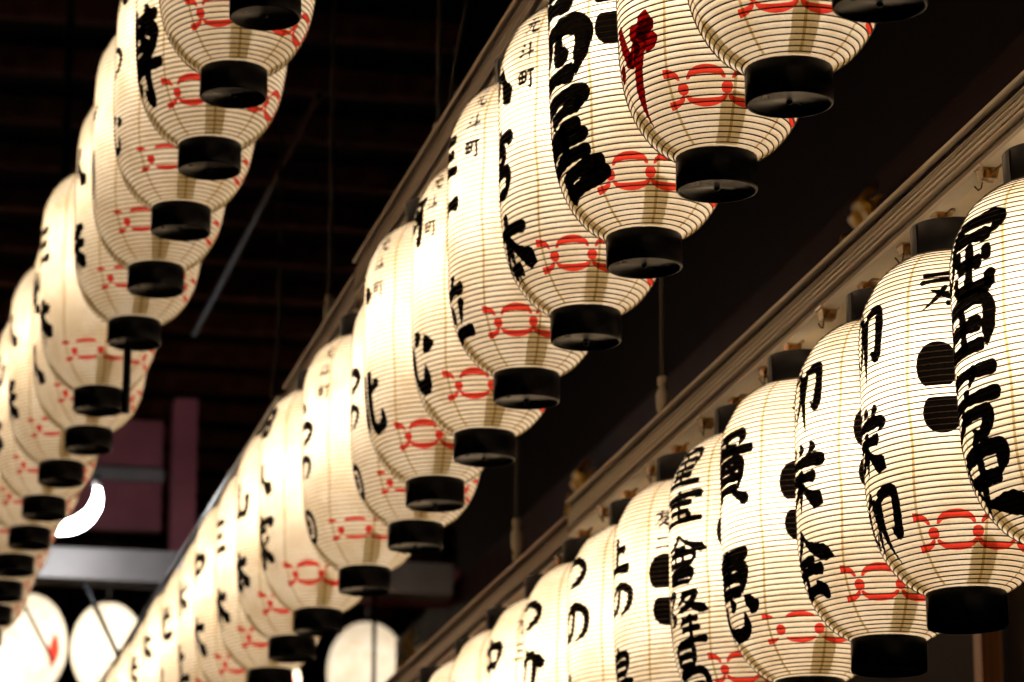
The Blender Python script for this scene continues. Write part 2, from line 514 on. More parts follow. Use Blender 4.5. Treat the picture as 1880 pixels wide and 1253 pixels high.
wire_loop = tube('wire_loop', loop_pts, 0.0009, 6)
knob = lathe('knob', [(0.0001, 0.001), (0.003, 0.0015), (0.0055, 0.004), (0.006, 0.0066), (0.0001, 0.0067)], 20)
bulb_holder = lathe('bulb_holder', [(0.0001, 0.0), (0.017, 0.0), (0.02, -0.004), (0.02, -0.05), (0.016, -0.058), (0.0001, -0.058)], 20)
bail = tube('hanger', [(-0.079, 0, 0.055), (-0.05, 0, 0.060), (0.0, 0, 0.064), (0.05, 0, 0.060), (0.079, 0, 0.055)], 0.002, 6)
for m_, n_ in ((low_hoop, 'lacquer'), (top_hoop, 'lacquer_worn'), (hoop_lap, 'lacquer_worn'), (wire_loop, 'wire'), (knob, 'lacquer'), (bulb_holder, 'lacquer'), (bail, 'wire')):
    m_.materials.append(MAT[n_])

# ------------------------------------------------------------------ brush lettering (strokes on a 100 x 100 square, y down)
# h bar, v tapering down-stroke, p left sweep, n right sweep, d dot, k hooked bar
G = {
 '一': 'h 8,52 50,48 92,54', '二': 'h 22,28 78,26;h 8,76 92,74', '三': 'h 20,16 80,14;h 26,48 74,46;h 8,84 92,82',
 '十': 'h 8,42 92,40;v 50,4 50,98', '中': 'h 14,26 18,66;k 14,26 84,22 80,62;h 18,62 80,60;v 50,2 50,62 52,100',
 '田': 'h 14,12 18,92;k 14,14 86,10 84,92;h 20,50 82,48;h 50,14 50,88;h 18,88 84,86',
 '町': 'h 8,20 10,74;k 8,22 48,18 46,72;h 10,46 46,44;h 28,20 28,70;h 10,70 46,68;h 56,22 98,18;k 78,22 78,92 62,86',
 '元': 'h 26,12 74,10;h 8,38 92,36;p 40,40 36,66 10,94;k 60,38 60,84 92,86 94,66',
 '斗': 'd 28,10 40,26;d 18,36 32,52;h 6,70 94,58;v 66,2 64,100',
 '四': 'h 10,16 16,90;k 10,18 90,14 86,90;p 38,20 38,44 24,60;k 60,18 60,50 78,52;h 16,86 86,84',
 '郎': 'd 26,0 32,10;h 10,16 46,12;h 44,14 44,52;h 14,32 42,30;h 12,50 44,48;v 14,14 12,92 34,80;d 34,60 48,80;k 60,14 92,10 74,40 92,60 66,72;v 62,12 62,100',
 '八': 'p 40,14 34,52 6,92;n 52,10 66,48 96,90', '人': 'p 50,4 44,44 6,94;n 48,34 64,66 98,92', '大': 'h 8,34 92,32;p 50,4 46,50 8,96;n 50,40 68,72 96,94',
 '入': 'p 50,20 36,62 4,96;n 34,6 54,40 98,92',
 '宮': 'd 48,0 54,12;h 10,18 8,32;k 10,20 90,16 84,32;h 30,32 32,54;k 30,34 70,32 68,54;h 32,52 68,52;h 18,64 22,98;k 18,66 82,64 80,98;h 22,94 80,94',
 '本': 'h 8,30 92,28;v 50,2 50,100;p 48,32 34,58 4,80;n 52,32 68,56 98,78;h 32,76 68,76',
 '木': 'h 8,30 92,28;v 50,2 50,100;p 48,32 32,62 4,84;n 52,32 70,60 98,82',
 '立': 'd 46,2 56,16;h 14,28 86,26;d 28,42 36,70;p 74,38 66,60 58,76;h 4,90 96,86',
 '可': 'h 6,14 94,10;h 22,36 24,66;k 22,38 54,36 52,64;h 24,64 52,62;k 76,14 76,94 56,84',
 '心': 'd 12,42 18,72;k 34,30 36,84 72,90 78,62;d 50,14 60,34;d 80,24 92,48',
 'も': 'k 44,2 38,50 44,90 80,92 88,62 80,40;h 16,32 68,26;h 14,56 66,52',
 '北': 'h 34,6 34,92;h 8,36 34,32;d 6,84 34,70;p 90,22 76,34 62,44;k 62,4 62,86 96,88 96,66',
 'つ': 'k 6,30 56,14 92,38 80,72 36,92', 'の': 'k 54,22 40,72 16,78 12,44 50,16 88,34 86,72 56,94', 'し': 'k 34,4 30,66 52,94 90,70', 'こ': 'k 20,20 80,18 66,34;k 14,66 30,86 88,84',
 'か': 'k 6,34 66,26 60,88 40,80;v 40,4 30,50 8,92;d 78,22 94,52',
 '昌': 'h 28,2 30,40;k 28,4 72,2 70,40;h 30,21 70,20;h 30,39 70,38;h 14,50 18,98;k 14,52 86,50 84,98;h 18,74 82,72;h 18,95 82,94',
 '家': 'd 48,0 54,12;h 10,18 8,32;k 10,20 92,16 84,32;h 26,34 76,32;p 52,34 40,46 14,56;k 40,42 58,62 52,96 34,88;p 54,58 36,70 12,78;p 56,74 38,88 10,98;p 84,44 74,52 62,58;n 58,54 72,74 98,92',
 '川': 'p 18,8 18,56 4,94;h 50,14 50,78;v 84,6 84,100', '山': 'h 50,6 50,82;h 12,40 14,86;h 14,86 88,84;v 88,36 88,94',
 '水': 'k 50,2 50,94 36,84;p 10,34 40,32 32,60 6,84;p 88,18 74,34 56,42;n 54,38 72,66 98,86',
 '米': 'd 22,12 36,32;p 80,8 70,24 60,34;h 6,46 94,44;v 50,2 50,100;p 48,48 34,70 4,90;n 52,48 68,70 98,88',
 '堀': 'h 2,34 32,30;h 17,8 17,78;d 0,84 34,74;k 42,8 96,4 92,28;h 44,28 92,26;p 42,8 42,60 28,98;h 68,32 68,96;h 52,40 52,62;h 52,62 84,60;h 86,38 86,62;h 48,74 48,96;h 48,95 92,94;h 92,72 92,98',
 '芳': 'h 4,18 96,12;v 32,2 34,32;p 70,0 66,18 60,32;d 48,34 56,46;h 6,56 98,48;k 42,72 82,68 74,98 58,90;p 46,54 40,78 6,100',
 '史': 'h 16,22 22,56;k 16,24 86,18 80,54;h 22,54 82,52;p 52,0 50,58 8,98;n 24,60 50,80 112,88',
 '卯': 'p 40,4 26,14 12,18;v 14,18 12,70 34,60;p 44,10 44,56 20,98;k 56,12 90,8 88,66 74,60;v 58,10 58,60 62,108',
 '栄': 'd 20,2 28,16;d 48,0 52,14;p 82,0 74,12 68,18;h 8,26 6,38;k 8,28 92,24 86,38;h 14,52 86,48;v 50,34 50,100;p 48,54 36,76 6,92;n 52,54 68,74 100,90',
 '会': 'p 50,0 40,26 4,52;n 50,2 66,24 108,46;h 28,46 72,44;h 12,64 88,60;p 48,64 36,80 22,92;h 22,92 76,86;d 68,74 86,98',
 '貴': 'h 24,6 26,24;k 24,8 78,4 74,22;h 26,22 74,22;v 50,0 50,36;h 4,36 98,30;h 24,44 26,82;k 24,46 78,42 76,82;h 26,56 76,54;h 26,68 76,66;h 26,80 76,80;p 38,84 26,92 8,100;d 62,82 90,102',
 '恵': 'h 10,14 90,8;v 50,0 50,54;h 22,22 24,54;k 22,24 80,20 78,54;h 24,38 78,36;h 24,53 78,52;d 10,66 16,90;k 30,62 32,94 74,98 78,76;d 48,58 58,72;d 80,58 98,78',
 '里': 'h 20,6 22,54;k 20,8 82,4 80,54;h 22,30 80,28;h 22,53 80,52;h 50,6 50,92;h 22,72 80,70;h 4,94 96,92',
 '宝': 'd 48,0 54,12;h 10,18 8,34;k 10,20 92,16 84,32;h 22,42 80,40;h 26,66 76,64;h 50,42 50,92;h 4,94 98,90;d 66,72 80,84',
 '會': 'p 50,0 40,20 2,40;n 50,2 66,20 104,38;h 34,32 66,32;h 22,42 24,64;k 22,44 80,42 78,64;h 24,62 78,62;h 42,44 42,60;h 60,44 60,60;h 28,72 30,100;k 28,74 76,72 74,100;h 30,86 74,86;h 30,98 74,98',
 '隆': 'k 8,6 36,4 22,32 36,50 18,60;v 8,6 8,100;p 66,2 58,16 42,28;k 54,10 84,8 66,28 44,40;n 56,16 74,30 104,42;p 58,48 54,56 44,66;h 52,56 88,54;h 70,46 70,94;h 50,74 88,72;h 38,95 100,92',
 '上': 'h 50,4 50,90;h 52,42 84,40;h 6,92 96,90', '子': 'k 14,12 80,8 52,36;k 52,36 54,94 36,84;h 4,52 96,48', '友': 'h 8,24 92,20;p 46,2 36,52 4,96;k 36,46 76,44 58,72 22,98;n 36,58 60,80 98,96',
 '光': 'h 50,0 50,38;d 20,8 32,28;p 84,4 74,18 64,30;h 6,42 94,38;p 38,42 34,70 6,98;k 62,42 62,88 94,90 96,70',
 '尊': 'd 28,0 36,12;p 72,0 64,10 56,14;h 8,20 92,16;h 18,30 22,62;k 18,32 82,30 80,62;p 42,20 40,34 30,46;k 58,20 58,38 72,40;h 22,48 78,46;h 22,61 80,60;h 2,76 100,68;k 66,62 66,100 48,92;d 26,82 38,92',
 '島': 'p 52,0 44,8 34,12;h 24,12 24,66;k 24,14 76,12 74,42;h 24,28 74,26;h 24,42 74,42;h 24,56 92,54;k 24,68 90,66 84,98 68,92;h 34,76 34,92;h 10,76 12,94;h 12,94 58,92;h 56,74 56,92',
 '朱': 'h 30,6 40,34 52,64;k 78,2 84,20 72,34;h 58,28 98,20;d 84,34 96,52;h 52,64 74,40;v 80,26 70,66 54,146;d 20,58 34,74',
 '扉': 'k 10,6 82,0 78,22;h 34,24 84,14;h 14,42 82,34;h 14,58 90,46;h 16,74 92,64;h 40,90 70,84 106,78;h 34,104 70,98 108,92;v 14,8 6,104;h 54,30 56,70',
 '石': 'h 6,12 94,8;p 44,12 34,52 4,84;h 34,46 38,96;k 34,48 84,44 80,94;h 38,92 80,90',
 '◎': 'r 50,50 44;r 50,50 15', '、': 'd 36,20 60,70', '二メ': 'h 4,2 46,0 96,-2;h 0,22 50,18 98,16;p 66,34 40,66 4,98;d 28,44 78,66;h 62,82 98,84;h 72,66 98,70',
}

def stroke_path(pts):
    P = np.array(pts, float)
    if len(P) == 2:
        q = np.linspace(0, 1, 12)[:, None]
        C = P[0] * (1 - q) + P[1] * q
        d = P[1] - P[0]
        C += np.sin(np.pi * q) * np.array([d[1], -d[0]]) * 0.03
        return C
    A = np.vstack([2 * P[0] - P[1], P, 2 * P[-1] - P[-2]])
    out = []
    for i in range(1, len(A) - 2):
        for q in np.linspace(0, 1, 12, endpoint=False):
            a, b, c_, d = A[i - 1], A[i], A[i + 1], A[i + 2]
            t = 0.65
            m1 = t * (c_ - a) / 1.3; m2 = t * (d - b) / 1.3
            h = q
            out.append((2 * h**3 - 3 * h**2 + 1) * b + (h**3 - 2 * h**2 + h) * m1 + (-2 * h**3 + 3 * h**2) * c_ + (h**3 - h**2) * m2)
    out.append(P[-1])
    return np.array(out)

def width_of(kind, q):
    if kind == 'h': return np.interp(q, [0, .12, .5, .85, 1], [1.0, 1.08, .86, 1.08, 1.05])
    if kind == 'v': return np.interp(q, [0, .1, .6, 1], [1.0, 1.1, .9, .12])
    if kind == 'p': return np.interp(q, [0, .15, .6, 1], [1.0, 1.12, .75, .10])
    if kind == 'n': return np.interp(q, [0, .3, .74, .82, 1], [.35, .75, 1.55, 1.5, .10])
    if kind == 'd': return np.interp(q, [0, .35, .75, 1], [.35, 1.1, 1.45, 1.0])
    if kind == 'k': return np.interp(q, [0, .1, .6, .85, 1], [1.0, 1.05, 1.15, 1.1, .25])
    return np.ones_like(q)

def glyph_parts(B, ch, a_deg, zc, wid, hei, bold, lift, rng, tilt=0.0, step=0.003):
    parts = []
    for i, st in enumerate(G[ch].split(';')):
        kind, *co = st.split(' ')
        if kind == 'r':
            cx, cy = map(float, co[0].split(',')); rad = float(co[1])
            q = np.linspace(0, 2 * np.pi, 40)
            C = np.stack([cx + rad * np.cos(q), cy + rad * np.sin(q)], 1); kind = 'o'
        else:
            pts = [tuple(map(float, c_.split(','))) for c_ in co]
            pts = [(x + rng.uniform(-1.8, 1.8), y + rng.uniform(-1.8, 1.8)) for x, y in pts]
            C = stroke_path(pts)
        X = np.stack([(C[:, 0] - 50) / 100 * wid, (50 - C[:, 1]) / 100 * hei], 1)
        ct, st_ = math.cos(tilt), math.sin(tilt)
        X = X @ np.array([[ct, st_], [-st_, ct]])
        d = np.concatenate([[0], np.cumsum(np.hypot(*np.diff(X, axis=0).T))])
        ln = d[-1]
        n = max(8, int(ln / step))
        q = np.linspace(0, 1, n)
        # crowd samples at the two ends so that the brush ends come out round
        q = 0.5 - 0.5 * np.cos(np.pi * q) if kind != 'o' else q
        x = np.stack([np.interp(q * ln, d, X[:, k]) for k in (0, 1)], 1)
        tg = np.gradient(x, axis=0); tg /= np.linalg.norm(tg, axis=1)[:, None] + 1e-9
        if n > 6:
            k3 = np.array([.25, .5, .25]); pad = np.vstack([tg[:1], tg, tg[-1:]])
            tg = np.stack([np.convolve(pad[:, j], k3, 'valid') for j in (0, 1)], 1)
            tg /= np.linalg.norm(tg, axis=1)[:, None] + 1e-9
        nr = np.stack([-tg[:, 1], tg[:, 0]], 1)
        hw = 0.5 * bold * width_of(kind, q)
        hw *= 1 + 0.10 * np.sin(q * rng.uniform(6, 14) + rng.uniform(0, 6)) + 0.05 * np.sin(q * 41 + rng.uniform(0, 6))
        if kind != 'o':
            e = np.minimum(q, 1 - q) * ln
            rc = 0.42 * bold
            hw *= np.sqrt(np.clip(1 - (1 - np.clip(e / rc, 0, 1)) ** 2, 0.003, 1))
        lat = np.linspace(-1, 1, 7)
        U = x[:, None, :] + nr[:, None, :] * (hw[:, None] * lat[None, :])[..., None]
        A = math.radians(180 + a_deg) + U[..., 0] / 0.198
        Z = np.clip(zc + U[..., 1], 0.004, B.H - 0.004)
        V = B.surf(B.s_of_z(Z), A, 0.0012 + lift + 0.00012 * i)
        parts.append(grid_mesh('g', V))
    return parts

def patch(B, x0, x1, up, lo, a_deg, zc, off, nx=26, ny=7):
    """region between two curves of x (metres) pasted on the paper"""
    x = np.linspace(x0, x1, nx)
    u, l = up(x), lo(x)
    t = np.linspace(0, 1, ny)
    Z = zc + l[:, None] * (1 - t) + u[:, None] * t
    r = np.interp(np.clip(Z, 0, B.H), B.C[:, 1], B.C[:, 0])
    A = math.radians(180 + a_deg) + x[:, None] / r.mean()
    s = B.s_of_z(np.clip(Z, 0.003, B.H - 0.003))
    return grid_mesh('c', B.surf(s, A + 0 * Z, off))

def crest_parts(B, rng, style):
    """chain of rings, each an upper and a lower crescent, with a dot at every link"""
    out = []
    zc = 0.094; per = 30.0; a0 = 39.0
    n = 9
    for k in range(n):
        ac = a0 + per * k                                     # ring centre
        clip = k == 0
        hw = 0.040 if not style else 0.034
        def arch(x, e): return np.sqrt(np.clip(1 - (x / (hw * e)) ** 2, 0, 1))
        notch = lambda x: 0.0035 * np.exp(-((np.abs(x) - hw * 0.86) / 0.0035) ** 2)
        if not style:
            up_hi = lambda x: 0.0165 + 0.0260 * arch(x, 1.01)
            up_lo = lambda x: 0.0160 + 0.0085 * arch(x, 0.94) - notch(x)
            dn_lo = lambda x: -0.0145 - 0.0205 * arch(x, 1.01)
            dn_hi = lambda x: -0.0135 - 0.0065 * arch(x, 0.94) + notch(x)
        else:
            up_hi = lambda x: 0.0250 + 0.0120 * arch(x, 1.01)
            up_lo = lambda x: 0.0240 + 0.0010 * arch(x, 0.94)
            dn_lo = lambda x: -0.0170 - 0.0130 * arch(x, 1.01)
            dn_hi = lambda x: -0.0170 - 0.0010 * arch(x, 0.94)
        x0 = 0.004 if clip else -hw
        j = rng.uniform(-1, 1)
        out.append(patch(B, x0, hw, up_hi, up_lo, ac + j, zc, 0.0009))
        if True:
            out.append(patch(B, x0, hw, dn_hi, dn_lo, ac + j, zc, 0.0009))
        if k < n - 1:
            rd = 0.0118
            f = lambda x: rd * np.sqrt(np.clip(1 - (x / rd) ** 2, 0, 1))
            out.append(patch(B, -rd, rd, f, lambda x: -f(x), ac + per / 2, zc - 0.001, 0.0010, 18))
    return out

def emblem_parts(B, a_deg, zc):
    """large black crest of rounded lobes facing along the row"""
    out = []
    for cx, cz, rx, rz, cut in ((-0.045, 0.045, 0.044, 0.050, 1), (-0.036, -0.052, 0.042, 0.043, -1), (0.050, 0.045, 0.044, 0.050, 1), (0.050, -0.052, 0.042, 0.043, -1)):
        f = lambda x, rx=rx, rz=rz: rz * np.sqrt(np.clip(1 - (np.abs(x) / rx) ** 2.2, 0, 1))
        if cut > 0:
            hi = lambda x, f=f: f(x)
            lo = lambda x, f=f, rz=rz: np.maximum(-f(x), -rz * 0.82)
        else:
            hi = lambda x, f=f, rz=rz: np.minimum(f(x), rz * 0.75)
            lo = lambda x, f=f: -f(x)
        out.append(patch(B, cx - rx, cx + rx, (lambda x, h=hi, c_=cx, z_=cz: h(x - c_) + z_), (lambda x, h=lo, c_=cx, z_=cz: h(x - c_) + z_), a_deg, zc, 0.0013, 30, 25))
    return out

GROUPS = {'L': 'paper lanterns of the highest row at the left', 'M': 'paper lanterns of the middle row', 'R': 'paper lanterns of the lowest row at the right'}
def lantern(kind, x, y, label, text=(), small=None, emblem=None, yaw=0.0, style=0, ink='ink', loop=False, bare=False, power=1.0, crest=True, lean=0.0):
    z = {'L': ZL, 'M': ZM, 'R': ZR}[kind]
    B = BODY[kind]
    rng = random.Random(int(x * 1e4) * 7 + int(y * 1e3))
    t = empty('paper_lantern', (x, y, z), label, 'lantern', GROUPS[kind], (R_(rng.uniform(-0.8, 0.8)), R_(lean + rng.uniform(-0.8, 0.8)), R_(yaw)))
    paper, rib, seams, tabs = shared_parts(kind)
    ps = obj('paper_shade', paper, 'paper', t); ps.location = (0, 0, CAPH)
    rb = obj('bamboo_rib', rib, 'rib', ps)
    for s in seams: obj('seam', s, 'seam', ps)
    for s in tabs: obj('inner_tab', s, 'tab', ps)
    step = 0.0032 if y < 10 else 0.006
    for i, (ch, a, zc, wid, hei, bold) in enumerate(text):
        gp = glyph_parts(B, ch, a + 7, zc, wid, hei, bold * 1.38, 0.0002, rng, rng.uniform(-0.03, 0.03), step)
        obj('brush_character', np_mesh('brush_character', gp), ink, ps)
    if small:
        chars, a, z0, sz = small
        for i, ch in enumerate(chars):
            sp = glyph_parts(B, ch, a, z0 - i * sz * 1.32, sz * 1.08, sz, sz * 0.13, 0.0002, rng, 0.02, step)
            obj('small_character', np_mesh('small_character', sp), 'ink', ps)
    if emblem:
        obj('emblem', np_mesh('emblem', emblem_parts(B, *emblem)), 'ink', ps)
    if crest:
        obj('red_ring_band', np_mesh('red_ring_band', crest_parts(B, rng, style)), 'red', ps)
    lh = obj('lower_hoop', low_hoop, None, t)
    obj('knob', knob, None, lh)
    if loop:
        o = obj('wire_loop', wire_loop, None, lh); o.rotation_euler = (0, 0, R_(rng.uniform(-60, 10) - yaw))
    th = obj('upper_hoop', top_hoop, None, t); th.location = (0, 0, CAPH + B.H)
    o = obj('hoop_lap', hoop_lap, None, th, False); o.rotation_euler = (0, 0, R_(8 - yaw))
    o = obj('hanger', bail, None, th); o.rotation_euler = (0, 0, R_(rng.uniform(0, 180)))
    obj('added_diffuser', top_disc, 'paper', th)
    o = obj('bulb_holder', bulb_holder, None, th); o.location = (0, 0, CAPH + 0.004)
    ld = bpy.data.lights.new('bulb', 'POINT')
    ld.energy = BULB_W * power * rng.uniform(0.93, 1.07)
    ld.color = BULB_COL
    ld.shadow_soft_size = 0.035
    lo = bpy.data.objects.new('bulb', ld); COL.objects.link(lo)
    lo.parent = t; lo.location = (0, 0, CAPH + B.H * 0.605)
    return t

# ------------------------------------------------------------------ the lanterns
ORD = ['nearest', 'second', 'third', 'fourth', 'fifth', 'sixth', 'seventh', 'eighth', 'ninth', 'tenth', 'eleventh', 'twelfth',
       'thirteenth', 'fourteenth', 'fifteenth', 'sixteenth', 'seventeenth', 'eighteenth', 'nineteenth', 'twentieth']
GEN = [('大', '川'), ('人', '米'), ('山', '本'), ('三', '木'), ('中', '大'), ('水', '上'), ('光', '人'), ('木', '三'), ('米', '山')]
def gen_text(i, wid=0.15):
    a, b = GEN[i % len(GEN)]
    return [(a, 2, 0.47, wid, 0.15, 0.020), (b, 3, 0.21, wid, 0.17, 0.022)]

# lowest row, right
RX = [(2.437, 6.149), (2.411, 6.672), (2.420, 7.203), (2.407, 7.738), (2.419, 8.263), (2.410, 8.79), (2.412, 9.34), (2.408, 9.87), (2.41, 10.42), (2.41, 10.96), (2.41, 11.50), (2.41, 12.05), (2.41, 12.6)]
RT = {
 0: dict(text=[('堀', 0, .540, .25, .150, .020), ('田', 3, .400, .215, .115, .021), ('芳', 0, .258, .23, .140, .019), ('史', 4, .112, .215, .155, .021)], d='cut off by the right edge'),
 1: dict(text=[('卯', -3, .505, .15, .150, .016), ('栄', -3, .300, .15, .150, .017), ('卯', 2, .130, .17, .140, .017)], small=(['二メ'], 66, .585, .085), emblem=(76, .385), d='overlapped by the cut-off lantern'),
 2: dict(text=[('卯', 1, .520, .165, .140, .016), ('栄', 0, .340, .175, .155, .018), ('会', -2, .150, .205, .150, .017)], small=(['二メ'], 78, .585, .08), emblem=(80, .385), d='its hoop touching the bottom edge'),
 3: dict(text=[('貴', 3, .485, .205, .175, .015), ('恵', 1, .195, .21, .195, .020)], small=(['二メ'], 80, .585, .08), emblem=(84, .385), style=1, d='with two large black characters'),
 4: dict(text=[('里', 8, .605, .165, .095, .011), ('宝', 8, .505, .185, .085, .012), ('會', 9, .375, .185, .125, .011), ('隆', 9, .228, .19, .135, .012), ('昌', 8, .095, .19, .135, .014)], emblem=(78, .385), d='with five dense black characters'),
 5: dict(text=[('上', 0, .50, .16, .10, .016), ('の', 4, .38, .14, .10, .015), ('島', 0, .17, .17, .17, .014)], small=(['友', '二'], 58, .575, .05), emblem=(72, .385), d='with a black crest half hidden'),
 6: dict(text=[('つ', 0, .56, .14, .10, .016), ('の', 4, .42, .16, .13, .018), ('し', 2, .2, .15, .17, .018)], d='just right of the rail joint'),
 7: dict(text=[('つ', 0, .54, .14, .10, .016), ('か', 3, .38, .16, .14, .018), ('子', 0, .2, .15, .15, .018)], d='just left of the rail joint'),
 8: dict(text=[('中', 0, .50, .16, .15, .018)], small=(['水', '三'], 50, .6, .065), d='with small characters near its top'),
}
for i, (x, y) in enumerate(RX):
    q = RT.get(i, dict(text=gen_text(i), d='only its top in view' if i == 9 else 'mostly hidden by the rail'))
    lantern('R', x, y, f'white paper lantern, {ORD[i]} in the lowest row, {q["d"]}'.replace('row, with', 'row with'), q['text'], q.get('small'), q.get('emblem'),
            yaw=(-5, -4, -3, -3, -2, -3, 0, 2, 0, 0, 0, 0, 0)[i], style=q.get('style', 0), crest=0 < i < 9, lean=-2.0 if i == 0 else 0.0)

# middle row
MX = [(1.842, 5.43), (1.837, 5.952), (1.847, 6.488), (1.841, 7.045), (1.859, 7.657), (1.847, 8.233), (1.874, 8.862), (1.854, 9.430), (1.907, 9.997), (1.875, 10.668),
      (1.844, 11.375), (1.837, 11.885), (1.857, 12.516), (1.85, 13.08), (1.85, 13.65), (1.85, 14.22), (1.85, 14.8), (1.85, 15.37), (1.85, 15.95), (1.85, 16.5)]
SM3 = ['元', '斗', '町']
MT = {
 0: dict(d='only its hoop rim in view'),
 1: dict(text=[('大', 0, .5, .2, .2, .03)], d='only its lower bowl in view'),
 2: dict(text=[('木', 0, .42, .2, .16, .03), ('朱', 4, .19, .20, .155, .024)], ink='red_ink', d='lettered in dark red ink'),
 3: dict(text=[('三', 2, .535, .2, .12, .03), ('四', 2, .385, .24, .150, .030), ('扉', 6, .185, .25, .20, .024)], emblem=(72, .47), d='with very bold black characters'),
 4: dict(text=[('八', -4, .535, .13, .13, .024), ('宮', -6, .345, .15, .18, .019), ('本', 0, .135, .22, .18, .022)], small=(SM3, 36, .665, .052), loop=True, d='a wire loop below its hoop'),
 5: dict(text=[('三', -4, .54, .13, .12, .020), ('一', 0, .415, .11, .05, .026), ('立', 0, .15, .16, .17, .022)], small=(SM3, 34, .68, .052), loop=True, d='small place name near its top'),
 6: dict(text=[('可', -2, .565, .12, .13, .018), ('心', 0, .19, .18, .19, .026)], small=(SM3, 28, .665, .05), d='with a bold curled character'),
 7: dict(text=[('、', 2, .52, .12, .1, .026), ('北', 0, .215, .17, .19, .022)], small=(SM3, 26, .665, .05), loop=True, d='with a bold angular character'),
 8: dict(text=[('つ', -2, .42, .12, .08, .018), ('の', -2, .31, .12, .09, .014), ('◎', -5, .12, .10, .10, .014)], style=1, yaw=-2, d='half hidden, with a ringed circle'),
 9: dict(text=[('、', 0, .5, .12, .08, .018), ('つ', 0, .42, .12, .08, .018), ('の', -2, .31, .12, .09, .014), ('◎', -2, .125, .11, .10, .014)], small=(SM3, 38, .67, .05), style=1, d='ringed circle low on its left'),
 10: dict(text=[('田', 0, .62, .13, .1, .02), ('人', 2, .43, .15, .13, .022), ('家', 0, .22, .17, .18, .018)], d='with three blurred black characters'),
}
for i, (x, y) in enumerate(MX):
    q = MT.get(i, dict(text=gen_text(i), d='blurred, at the bottom edge' if i == 11 else 'blurred at the lower left'))
    lantern('M', x, y, f'white paper lantern, {ORD[i]} in the middle row, {q["d"]}', q.get('text', ()), q.get('small'), q.get('emblem'),
            yaw=q.get('yaw', (-3, -3, -2, -3, -2, -1, 0, -1, 0, 0)[i] if i < 10 else 0), style=q.get('style', 0), ink=q.get('ink', 'ink'), loop=q.get('loop', False))

# highest row, left
LX = [(1.078, 7.534), (1.084, 8.098), (1.104, 8.679), (1.100, 9.241), (1.101, 9.826), (1.107, 10.425), (1.086, 11.282), (1.110, 11.838), (1.065, 12.36), (1.056, 12.941),
      (1.048, 13.481), (1.032, 14.023), (1.03, 14.56), (1.03, 15.1), (1.03, 15.65)]
LT = {
 0: dict(text=[('大', 0, .3, .2, .2, .03)], d='cut off by the top edge'),
 1: dict(text=[('大', 0, .35, .2, .2, .03)], d='hoop just below the top edge'),
 2: dict(text=[('尊', 8, .225, .20, .25, .024), ('山', 0, .5, .2, .2, .02)], d='with one large bold black character'),
 3: dict(text=[('つ', -2, .40, .11, .1, .014), ('心', -2, .2, .13, .13, .016), ('木', 0, .6, .14, .12, .016)], d='with slender black strokes'),
 4: dict(text=[('し', -3, .5, .12, .14, .016), ('川', -6, .25, .1, .2, .016)], d='thin black strokes along its edge'),
 5: dict(text=gen_text(1, .12), d='a black tube hanging below it'),
 6: dict(text=gen_text(3, .14), d='behind the hanging black tube'),
 7: dict(text=gen_text(6, .14), d='just below the hanging black tube'),
}
for i, (x, y) in enumerate(LX):
    q = LT.get(i, dict(text=gen_text(i + 2, .12), d='blurred near the left edge'))
    lantern('L', x, y, f'white paper lantern, {ORD[i]} in the highest row, {q["d"]}', q['text'], yaw=(-2 if i < 5 else 2), style=int(i >= 3), power=0.78)

t = empty('hanging_tube', (1.085, 10.40, ZL - 0.225), 'slim black tube hanging below the sixth lantern hoop of the highest row', 'tube')
obj('tube', lathe('tube', [(0.0001, 0), (0.011, 0.0), (0.0125, 0.003), (0.0125, 0.20), (0.010, 0.206), (0.004, 0.21), (0.004, 0.232), (0.0001, 0.232)], 20), 'lacquer', t)

# ------------------------------------------------------------------ clear sockets and wires under the lowest rail
def socket_shape():
    v = []
    def ring(wx, wy, z): return [(-wx, -wy, z), (wx, -wy, z), (wx, wy, z), (-wx, wy, z)]
    v += ring(.023, .023, 0) + ring(.023, .023, -.006) + ring(.019, .019, -.008) + ring(.015, .015, -.030)
    v += ring(.013, .013, -.028) + ring(.017, .017, -.004)
    f = []
    for k in range(5):
        for j in range(4):
            l = (j + 1) % 4
            f.append((k * 4 + j, k * 4 + l, k * 4 + 4 + l, k * 4 + 4 + j))
    f.append((16, 17, 18, 19)); f.append((0, 1, 2, 3))
    return mesh_from('clear_cover', v, f)
cover = socket_shape()
screw = lathe('terminal', [(0.0001, -0.004), (0.007, -0.005), (0.007, -0.014), (0.004, -0.015), (0.004, -0.022), (0.0001, -0.022)], 12)
cover.materials.append(MAT['plastic']); screw.materials.append(MAT['brass'])
ys = []
for i, (x, y) in enumerate(RX[:9]):
    ys.append((x + 0.004, y + 0.035, f'clear plastic socket above the {ORD[i]} hoop of the lowest lantern row'))
    ys.append((x - 0.004, y - 0.27 if i else y - 0.26, f'clear plastic socket in the gap before the {ORD[i]} hoop of the lowest row'))
for x, y, l in ys:
    zz = SR + 0.0095 - (0.035 if y > 10.02 else 0)
    t = empty('socket', (x - 0.018, y, zz), l, 'socket', 'clear sockets under the lowest rail')
    obj('clear_cover', cover, None, t, False)
    obj('terminal', screw, None, t)
    r = random.Random(int(y * 100))
    obj('wire', tube('wire', [(0.0, 0.022, -0.010), (0.004, 0.05, -0.030 - r.uniform(0, .012)), (0.012, 0.09, -0.022), (0.012, 0.12, 0.0)], 0.0018, 6), 'rib', t)

